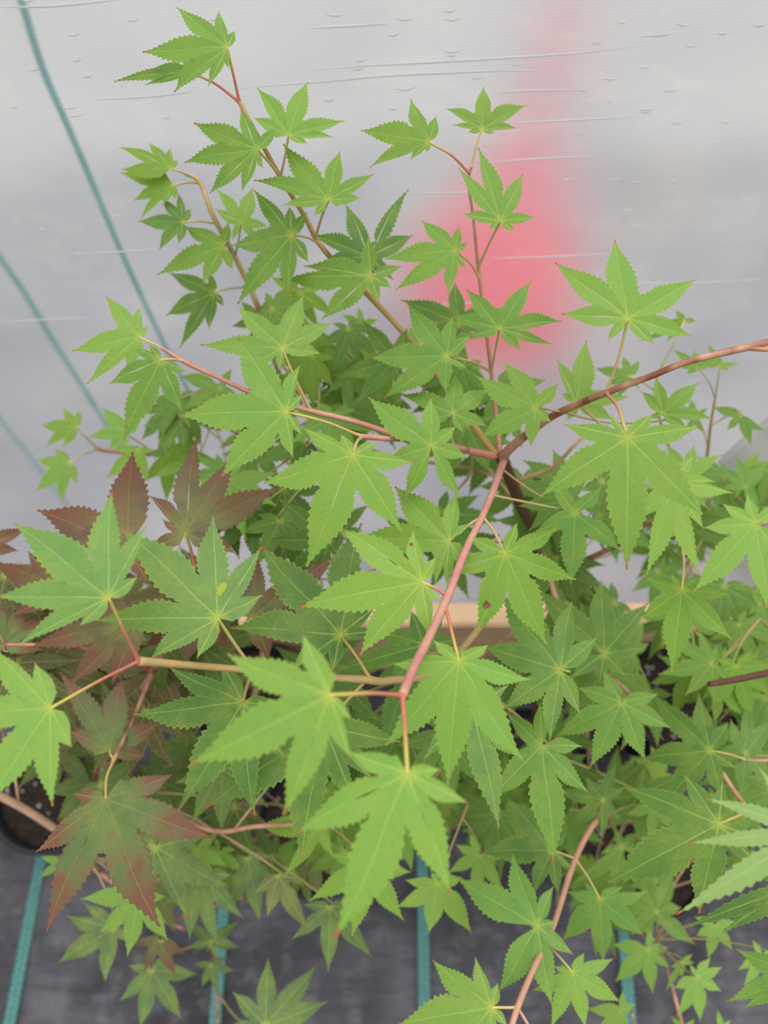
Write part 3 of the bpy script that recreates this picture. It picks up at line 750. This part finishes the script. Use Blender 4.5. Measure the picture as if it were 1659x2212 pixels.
# --- red-leaved maple at the left
B = Plant('potted_maple', 'red-leaved maple with brownish purple leaves, left of the tall green one', 'potted tree', (-.52, .19), 2, True, M_TWIG)
B.branch([(420, 1222, .47, .0014), (392, 1330, .50, .0018), (330, 1450, .55, .0026), (250, 1600, .62, .0032), (190, 1700, .70, .0036)], srgb(120, 60, 56), M_TWIG, 'trunk', True)
B.branch([(330, 1450, .55, .0018), (285, 1560, .50, .0014), (247, 1640, .46, .0014)], srgb(140, 70, 60))
B.branch([(330, 1450, .55, .0016), (180, 1400, .54, .0013), (10, 1392, .52, .0012)], srgb(150, 50, 64))
B.branch([(392, 1330, .50, .0014), (470, 1260, .52, .0012), (560, 1330, .53, .0010)], srgb(140, 60, 60))
B.branch([(-40, 1700, .62, .0034), (60, 1752, .64, .0034), (170, 1828, .68, .0036), (210, 1880, .80, .0040)], srgb(176, 150, 124), M_TWIG, 'branch')
B.branch([(270, 1700, .66, .0020), (440, 1790, .58, .0019), (555, 1785, .56, .0017), (640, 1780, .56, .0012)], srgb(176, 122, 104))
B.branch([(210, 1880, .80, .0030), (360, 1990, .78, .0020), (455, 2040, .75, .0015), (470, 2240, .72, .0014)], srgb(120, 84, 76))
b = B.leaf
b(.455, (400, 1152), [(429, 942), (507, 984), (606, 1052), (320, 1070), (316, 1192), (507, 1195), (350, 1120)], (415, 1222), 'r', wk=.16, pk=True)
b(.470, (275, 1185), [(287, 974), (80, 1102), (190, 1230), (345, 1200), (320, 1260)], None, 'R', wk=.19)
b(.480, (-50, 1185), [(62, 1138), (40, 1190), (-10, 1100), (0, 1250)], None, 'R')
b(.500, (545, 1335), [(742, 1193), (555, 1190), (640, 1250), (692, 1340), (582, 1425), (462, 1225)], None, 'r', wk=.20)
b(.520, (8, 1393), [(112, 1325), (95, 1405), (-10, 1290), (-50, 1420), (60, 1290)], None, 'g', wk=.19)
b(.500, (300, 1335), [(150, 1478), (60, 1400), (240, 1480), (370, 1270), (200, 1300)], None, 'r', wk=.18)
b(.530, (130, 1270), [(-20, 1215), (60, 1190), (190, 1200), (30, 1330), (150, 1370)], None, 'R', wk=.20)
b(.530, (420, 1330), [(310, 1400), (400, 1440), (500, 1400), (350, 1250), (520, 1300)], None, 'r', wk=.20)
b(.480, (238, 1622), [(128, 1450), (266, 1458), (346, 1560), (316, 1633), (150, 1580)], (247, 1642), 'g', wk=.17)
b(.420, (228, 1726), [(159, 1715), (373, 1672), (77, 1841), (101, 2014), (346, 2003), (461, 1811)], (247, 1642), 'g', wk=.15, up=.3)
b(.610, (245, 2005), [(143, 1978), (124, 2082), (228, 2122), (280, 2030), (180, 1950)], None, 't')
b(.680, (327, 2096), [(258, 2162), (300, 2222), (392, 2202), (427, 2105), (372, 2058), (278, 2085)], None, 't')
b(.680, (455, 2036), [(516, 1990), (516, 2046), (404, 1990), (408, 2046), (470, 2070)], None, 't')
b(.720, (455, 2085), [(507, 2096), (472, 2142), (435, 2132), (420, 2080), (490, 2065)], None, 't')
b(.620, (573, 2216), [(502, 2143), (580, 2068), (684, 2084), (708, 2163), (480, 2230), (640, 2260)], None, 't', wk=.15)
b(.560, (335, 1830), [(497, 1916), (406, 1987), (325, 1905), (450, 1800), (270, 1800)], None, 't')
b(.600, (430, 1885), [(527, 1984), (472, 2045), (410, 2030), (350, 1960), (500, 1890)], None, 't')
b(.620, (535, 1852), [(490, 1975), (560, 1992), (612, 1930), (470, 1890), (590, 1850)], None, 't')
b(.600, (600, 1890), [(577, 1982), (669, 2012), (640, 1900), (550, 1930)], None, 'o')
b(.620, (712, 1958), [(630, 2030), (709, 2098), (802, 2066), (655, 1955), (770, 1960)], None, 't')
b(.620, (340, 2030), [(310, 2100), (380, 2110), (280, 2040), (400, 2060), (350, 1970)], None, 'r')
b(.560, (690, 1560), [(600, 1640), (690, 1690), (760, 1640), (620, 1540)], None, 'k')
B.fill(34, (-20, 480), (1230, 1560), (.56, .70), (.050, .066), 'rRrgR')
B.fill(14, (80, 520), (1540, 1760), (.58, .74), (.045, .060), 'rggt')
B.fill(8, (320, 700), (1760, 1900), (.66, .78), (.040, .052), 'tgto')

# --- young bright maple under the crown, low in the middle
H = Plant('potted_maple', 'low young maple with small bright yellow-green leaves beneath the tall green one', 'potted tree', (-.10, .13), 3, True, M_PETG)
H.branch([(690, 1770, .60, .0012), (720, 1740, .66, .0018), (760, 1700, .78, .0026)], srgb(150, 120, 84), M_TWIG, 'trunk', True)
H.branch([(1010, 1740, .62, .0012), (975, 1790, .68, .0018), (900, 1800, .80, .0022), (820, 1750, .90, .0026)], srgb(160, 118, 96))
H.branch([(300, 1925, .62, .0010), (440, 1850, .70, .0015), (620, 1790, .80, .0020), (760, 1730, .88, .0026)], srgb(160, 130, 90))
h = H.leaf
h(.560, (300, 1938), [(214, 2016), (275, 2066), (362, 2031), (174, 1942), (358, 1935), (258, 1880)], None, 'b')
h(.600, (425, 1835), [(491, 1872), (462, 1932), (400, 1885), (470, 1800), (380, 1800)], None, 'b')
h(.640, (130, 1862), [(85, 1897), (88, 1850), (140, 1910), (170, 1850)], None, 'm')
h(.560, (790, 1865), [(669, 1946), (712, 1847), (872, 1988), (888, 1884), (760, 2022), (830, 1820)], None, 'v')
h(.560, (946, 1908), [(874, 1900), (855, 1960), (926, 2016), (1019, 2017), (932, 1884), (998, 1895)], None, 'b', wk=.19)
h(.620, (1035, 1848), [(984, 1824), (968, 1886), (1025, 1950), (1087, 1926), (1015, 1798), (1090, 1850)], None, 'y')
h(.560, (690, 1785), [(553, 1782), (612, 1898), (640, 1840), (720, 1850), (720, 1740)], None, 'v')
H.fill(22, (440, 1000), (1640, 1860), (.62, .84), (.034, .046), 'vbbmo', shade=.95)
H.fill(8, (330, 520), (1600, 1800), (.66, .84), (.034, .046), 'vbm')

# --- pale blurred maple at the upper left, by the sheet
C = Plant('potted_maple', 'slender pale maple out of focus at the left, close to the plastic sheet', 'potted tree', (-.22, .325), 4, True, M_PETG)
C.branch([(400, 375, .505, .0012), (432, 395, .51, .0016), (462, 470, .52, .0019), (508, 555, .55, .0021), (556, 660, .58, .0024), (600, 800, .66, .0028), (650, 1000, .78, .0032)], TAN, M_OLIVE, 'trunk', True)
C.branch([(208, 968, .66, .0019), (240, 975, .67, .0018), (360, 985, .70, .0018), (480, 1000, .74, .0020), (640, 1060, .82, .0024)], srgb(206, 140, 124))
C.branch([(395, 860, .62, .0009), (440, 900, .65, .0010), (560, 960, .73, .0014), (650, 1020, .80, .0016)], srgb(190, 160, 130), None, 'twig')
c = C.leaf
c(.500, (370, 364), [(320, 308), (256, 318), (262, 366), (368, 320), (385, 345)], (428, 392), 'v', wk=.2)
c(.505, (374, 400), [(260, 374), (288, 434), (303, 476), (350, 445), (380, 432)], (430, 396), 'v', wk=.19)
c(.510, (396, 480), [(350, 428), (385, 416), (412, 450), (298, 478), (343, 542), (385, 528)], (466, 484), 'd', wk=.19)
c(.515, (521, 482), [(468, 408), (546, 404), (580, 488), (463, 450), (500, 520), (556, 515)], (512, 560), 'y', wk=.19)
c(.525, (482, 530), [(398, 488), (493, 478), (338, 594), (436, 614), (503, 584)], (506, 545), 'b')
c(.560, (462, 632), [(363, 588), (455, 588), (358, 682), (388, 752), (452, 712), (484, 660)], (522, 630), 'd')
c(.590, (650, 632), [(583, 598), (714, 598), (594, 652), (625, 710), (722, 682), (690, 712)], None, 'v')
c(.600, (780, 702), [(775, 662), (738, 680), (818, 690), (758, 718), (803, 722)], None, 'v')
c(.600, (560, 690), [(520, 650), (585, 640), (500, 705), (540, 740), (610, 710)], None, 'd')
c(.640, (165, 923), [(138, 880), (171, 884), (88, 918), (99, 966), (136, 967)], (212, 968), 'b', wk=.2)
c(.645, (150, 1000), [(119, 968), (77, 992), (77, 1062), (135, 1087), (166, 1046)], (212, 970), 'b', wk=.2)
c(.640, (275, 940), [(221, 880), (188, 946), (304, 890), (232, 972), (266, 968)], (330, 985), 'b', wk=.19)
c(.640, (298, 972), [(243, 968), (228, 1034), (322, 1042), (333, 972)], None, 'v')
c(.620, (392, 912), [(308, 920), (334, 992), (396, 972), (416, 890), (343, 858)], None, 'd', wk=.19)
c(.600, (475, 838), [(388, 812), (502, 795), (398, 882), (450, 902), (520, 860)], None, 'm')
c(.640, (400, 1000), [(328, 1032), (360, 960), (412, 1034), (440, 970)], None, 'v')
C.fill(9, (360, 560), (800, 1020), (.60, .70), (.036, .046), 'mdv')
C.fill(7, (600, 860), (690, 880), (.60, .68), (.032, .042), 'vmb')

# --- pale blurred maple at the right, by the sheet
D = Plant('potted_maple', 'slender pale maple out of focus at the right, close to the plastic sheet', 'potted tree', (.50, .33), 5, True, M_PETG)
D.branch([(1545, 862, .60, .0011), (1535, 920, .63, .0013), (1525, 1000, .69, .0016), (1500, 1120, .80, .0022)], srgb(196, 180, 120), M_TWIG, 'trunk', True)
D.branch([(1430, 790, .56, .0008), (1415, 860, .58, .0010), (1450, 980, .66, .0014), (1500, 1120, .80, .0018)], srgb(196, 184, 130), None, 'twig')
D.branch([(1525, 1000, .69, .0012), (1600, 1080, .72, .0012), (1650, 1120, .74, .0012)], srgb(180, 170, 110), None, 'twig')
d = D.leaf
d(.560, (1478, 692), [(1460, 668), (1506, 693), (1440, 738), (1380, 738), (1436, 700)], (1430, 790), 'b')
d(.570, (1360, 812), [(1284, 795), (1345, 768), (1382, 778), (1308, 832), (1330, 862), (1382, 840)], (1420, 850), 'm')
d(.580, (1508, 795), [(1453, 755), (1458, 790), (1500, 755), (1482, 808), (1548, 780)], (1540, 862), 'b')
d(.580, (1555, 792), [(1530, 743), (1597, 785), (1498, 766), (1575, 800)], (1548, 862), 'v')
d(.620, (1600, 897), [(1538, 878), (1606, 893), (1655, 932), (1622, 962), (1570, 930)], None, 'm')
d(.660, (1610, 1052), [(1590, 985), (1558, 1008), (1660, 1000), (1555, 1055), (1645, 1110)], None, 'm')
d(.660, (1500, 905), [(1490, 860), (1530, 880), (1470, 900), (1480, 935), (1520, 935)], None, 'm')
D.fill(20, (1370, 1680), (1050, 1420), (.66, .84), (.040, .052), 'mvdm')
D.fill(6, (1560, 1680), (980, 1100), (.66, .76), (.036, .044), 'mv')

# --- small maple at the lower right with a pinkish tan stem
E = Plant('potted_maple', 'small green maple leaning forward at the lower right on a pinkish tan stem', 'potted tree', (.40, .10), 6)
E.branch([(1100, 2235, .455, .0018), (1118, 2176, .465, .0021), (1150, 2098, .485, .0020), (1195, 2000, .52, .0021), (1243, 1855, .565, .0022), (1290, 1772, .61, .0023), (1330, 1760, .72, .0030), (1370, 1775, .90, .0036)], srgb(196, 146, 118), M_TWIG, 'trunk', True)
E.branch([(1418, 2030, .66, .0011), (1440, 2090, .66, .0016), (1462, 2170, .65, .0018), (1480, 2240, .64, .0018)], srgb(140, 100, 92))
E.branch([(1418, 2030, .66, .0014), (1440, 1960, .74, .0018), (1420, 1850, .90, .0024), (1385, 1790, 1.0, .0030)], srgb(150, 110, 90))
E.branch([(1118, 2176, .465, .0010), (1148, 2225, .46, .0009)], OCHRE, None, 'twig')
E.branch([(1362, 2170, .66, .0009), (1375, 2230, .66, .0010)], srgb(150, 110, 96), None, 'twig')
e = E.leaf
e(.505, (1160, 2000), [(1107, 1843), (1196, 1914), (985, 1894), (1076, 2142), (1193, 2172), (1239, 2063), (1200, 1992)], None, 'm', wk=.17)
e(.560, (1191, 1836), [(1094, 1723), (1218, 1745), (1038, 1845), (1154, 1932), (1208, 1936), (1237, 1875)], (1243, 1853), 'd', wk=.18)
e(.550, (1296, 1942), [(1224, 1925), (1262, 1903), (1345, 1915), (1402, 1925), (1215, 2033), (1303, 2082), (1390, 2022)], (1252, 1856), 'm', wk=.18)
e(.610, (1303, 1728), [(1203, 1710), (1265, 1678), (1332, 1648), (1233, 1782), (1300, 1812), (1342, 1772), (1350, 1700)], (1290, 1775), 'd')
e(.650, (1343, 1830), [(1328, 1787), (1382, 1798), (1238, 1907), (1326, 1912), (1298, 1842), (1408, 1842)], None, 'm', wk=.19)
e(.500, (1237, 2100), [(1262, 2058), (1326, 2071), (1341, 2164), (1265, 2222), (1190, 2222), (1148, 2140), (1198, 2088)], (1208, 2050), 'b', wk=.17)
e(.465, (1062, 2176), [(934, 2073), (1027, 2068), (1075, 2124), (860, 2213), (955, 2310), (1062, 2265), (1096, 2216)], (1118, 2178), 'b', wk=.18)
e(.650, (1400, 2050), [(1323, 2040), (1328, 2122), (1411, 2147), (1447, 2090), (1444, 2048), (1407, 2008)], None, 'b', wk=.18)
e(.660, (1418, 1970), [(1456, 1883), (1328, 1935), (1362, 2020), (1472, 1960), (1502, 2040), (1385, 1900)], None, 'm', wk=.19)
e(.600, (1505, 2110), [(1560, 2089), (1558, 2141), (1513, 2207), (1461, 2196), (1456, 2134), (1490, 2083), (1535, 2068)], None, 'y', wk=.19)
e(.600, (1346, 2184), [(1268, 2180), (1290, 2232), (1345, 2140), (1372, 2170), (1340, 2242)], None, 'b', wk=.19)
e(.640, (1475, 2078), [(1496, 2060), (1438, 2142), (1450, 2088), (1472, 2112), (1500, 2080)], None, 'b')
e(.640, (1545, 2000), [(1504, 2022), (1530, 2072), (1582, 2052), (1500, 1980), (1590, 1990)], None, 'y', wk=.2)
e(.600, (1645, 2062), [(1594, 2096), (1606, 2132), (1662, 2118), (1625, 2030), (1680, 2060)], None, 'y', wk=.2)
e(.620, (1480, 2225), [(1448, 2192), (1500, 2200), (1440, 2240), (1520, 2235)], None, 'b')
e(.620, (1560, 2225), [(1550, 2180), (1578, 2203), (1530, 2225), (1590, 2240)], None, 'y')
e(.620, (1415, 1740), [(1350, 1760), (1400, 1810), (1450, 1790), (1390, 1700), (1460, 1730)], None, 'm')
E.fill(26, (1010, 1330), (1640, 1800), (.68, .95), (.036, .050), 'mvdb')
E.fill(16, (1300, 1660), (1640, 1860), (.70, .95), (.036, .050), 'vvmb')
E.fill(9, (1180, 1460), (1850, 1990), (.70, .85), (.034, .044), 'vmb')

# --- maple at the right edge, its nearest leaves bright and close
F = Plant('potted_maple', 'maple at the right edge with a dark brown twig and close pale leaves reaching in', 'potted tree', (.80, .14), 7)
F.branch([(1532, 1478, .50, .0019), (1590, 1468, .51, .0022), (1665, 1452, .53, .0025), (1760, 1430, .58, .0030), (1860, 1500, .70, .0036)], srgb(104, 58, 50), M_BARK, 'trunk', True)
F.branch([(1560, 1668, .545, .0016), (1600, 1728, .54, .0018), (1640, 1760, .54, .0018), (1760, 1740, .56, .0022), (1860, 1600, .70, .0030)], srgb(160, 128, 84))
F.branch([(1600, 1640, .57, .0010), (1680, 1640, .57, .0014), (1800, 1600, .62, .0022)], OLIVE)
F.branch([(1730, 1840, .33, .0016), (1800, 1800, .40, .0020), (1860, 1700, .55, .0028), (1860, 1600, .70, .0030)], OLIVE)
F.branch([(1640, 1130, .44, .0010), (1720, 1150, .46, .0014), (1800, 1300, .54, .0022), (1860, 1500, .70, .0030)], OLIVE)
f = F.leaf
f(.420, (1632, 1130), [(1614, 1068), (1560, 1088), (1518, 1140), (1498, 1278), (1656, 1315), (1690, 1090), (1712, 1230)], None, 'y', wk=.165)
f(.550, (1533, 1621), [(1408, 1498), (1508, 1498), (1572, 1560), (1388, 1640), (1445, 1727), (1562, 1727), (1590, 1660)], (1608, 1628), 'd', wk=.17)
f(.570, (1610, 1628), [(1578, 1553), (1613, 1508), (1664, 1558), (1600, 1722), (1668, 1690)], None, 'd', wk=.18)
f(.440, (1553, 1780), [(1345, 1700), (1477, 1673), (1313, 1907), (1510, 1975), (1638, 1815), (1560, 1690), (1640, 1870)], (1590, 1755), 'd', wk=.155, up=.3)
f(.300, (1745, 1800), [(1522, 1725), (1640, 1660), (1800, 1690), (1458, 1977), (1486, 1822), (1700, 2000)], None, 'p', wk=.15, up=.25, sk=.22)
f(.370, (1740, 1905), [(1476, 2006), (1560, 2018), (1620, 1880), (1700, 2060)], None, 'd', wk=.17, sk=.25)
f(.400, (1730, 2110), [(1590, 2050), (1568, 2164), (1606, 2180), (1660, 2240), (1680, 2030)], None, 'm', wk=.18)
f(.480, (1690, 1690), [(1615, 1678), (1640, 1740), (1700, 1780), (1660, 1630)], None, 'c')
F.fill(12, (1480, 1680), (1260, 1480), (.58, .72), (.040, .052), 'mdv')
F.fill(7, (1540, 1680), (1500, 1720), (.62, .75), (.042, .052), 'mdd')

# small blemishes lying on three blades
def blemish(px, py, plant, rad, mat):
    """a thin irregular patch on the blade seen at this pixel"""
    dg = bpy.context.evaluated_depsgraph_get()
    hit, p, n, idx, ob, mx = SC.ray_cast(dg, CAM, ray(px, py).normalized())
    if not hit or not ob.name.startswith('leaf'): return
    if n.dot(CAM - p) < 0: n = -n
    e1 = n.orthogonal().normalized(); e2 = n.cross(e1); q = plant.rg; Mi = ob.matrix_world.inverted(); vs = [p + n * .0004]; k = 12
    for i in range(k):
        a = 6.2832 * i / k; r = rad * q.uniform(.65, 1.2); vs.append(p + e1 * (r * math.cos(a)) + e2 * (r * math.sin(a)) + n * .00022)
    fs = [(0, 1 + i, 1 + (i + 1) % k) for i in range(k)]
    o = link('blemish', mesh('blemish', [Mi @ v for v in vs], fs), None, mat); o.parent = ob; o.matrix_parent_inverse = Matrix.Identity(4)
bpy.context.view_layer.update()
blemish(1052, 1306, A, .0024, M_SPOT); blemish(889, 1176, A, .0011, M_SPOT); blemish(1003, 1266, A, .0012, M_SPOT)
blemish(480, 1270, A, .0028, M_YSPOT); blemish(474, 1283, A, .0016, M_YSPOT)
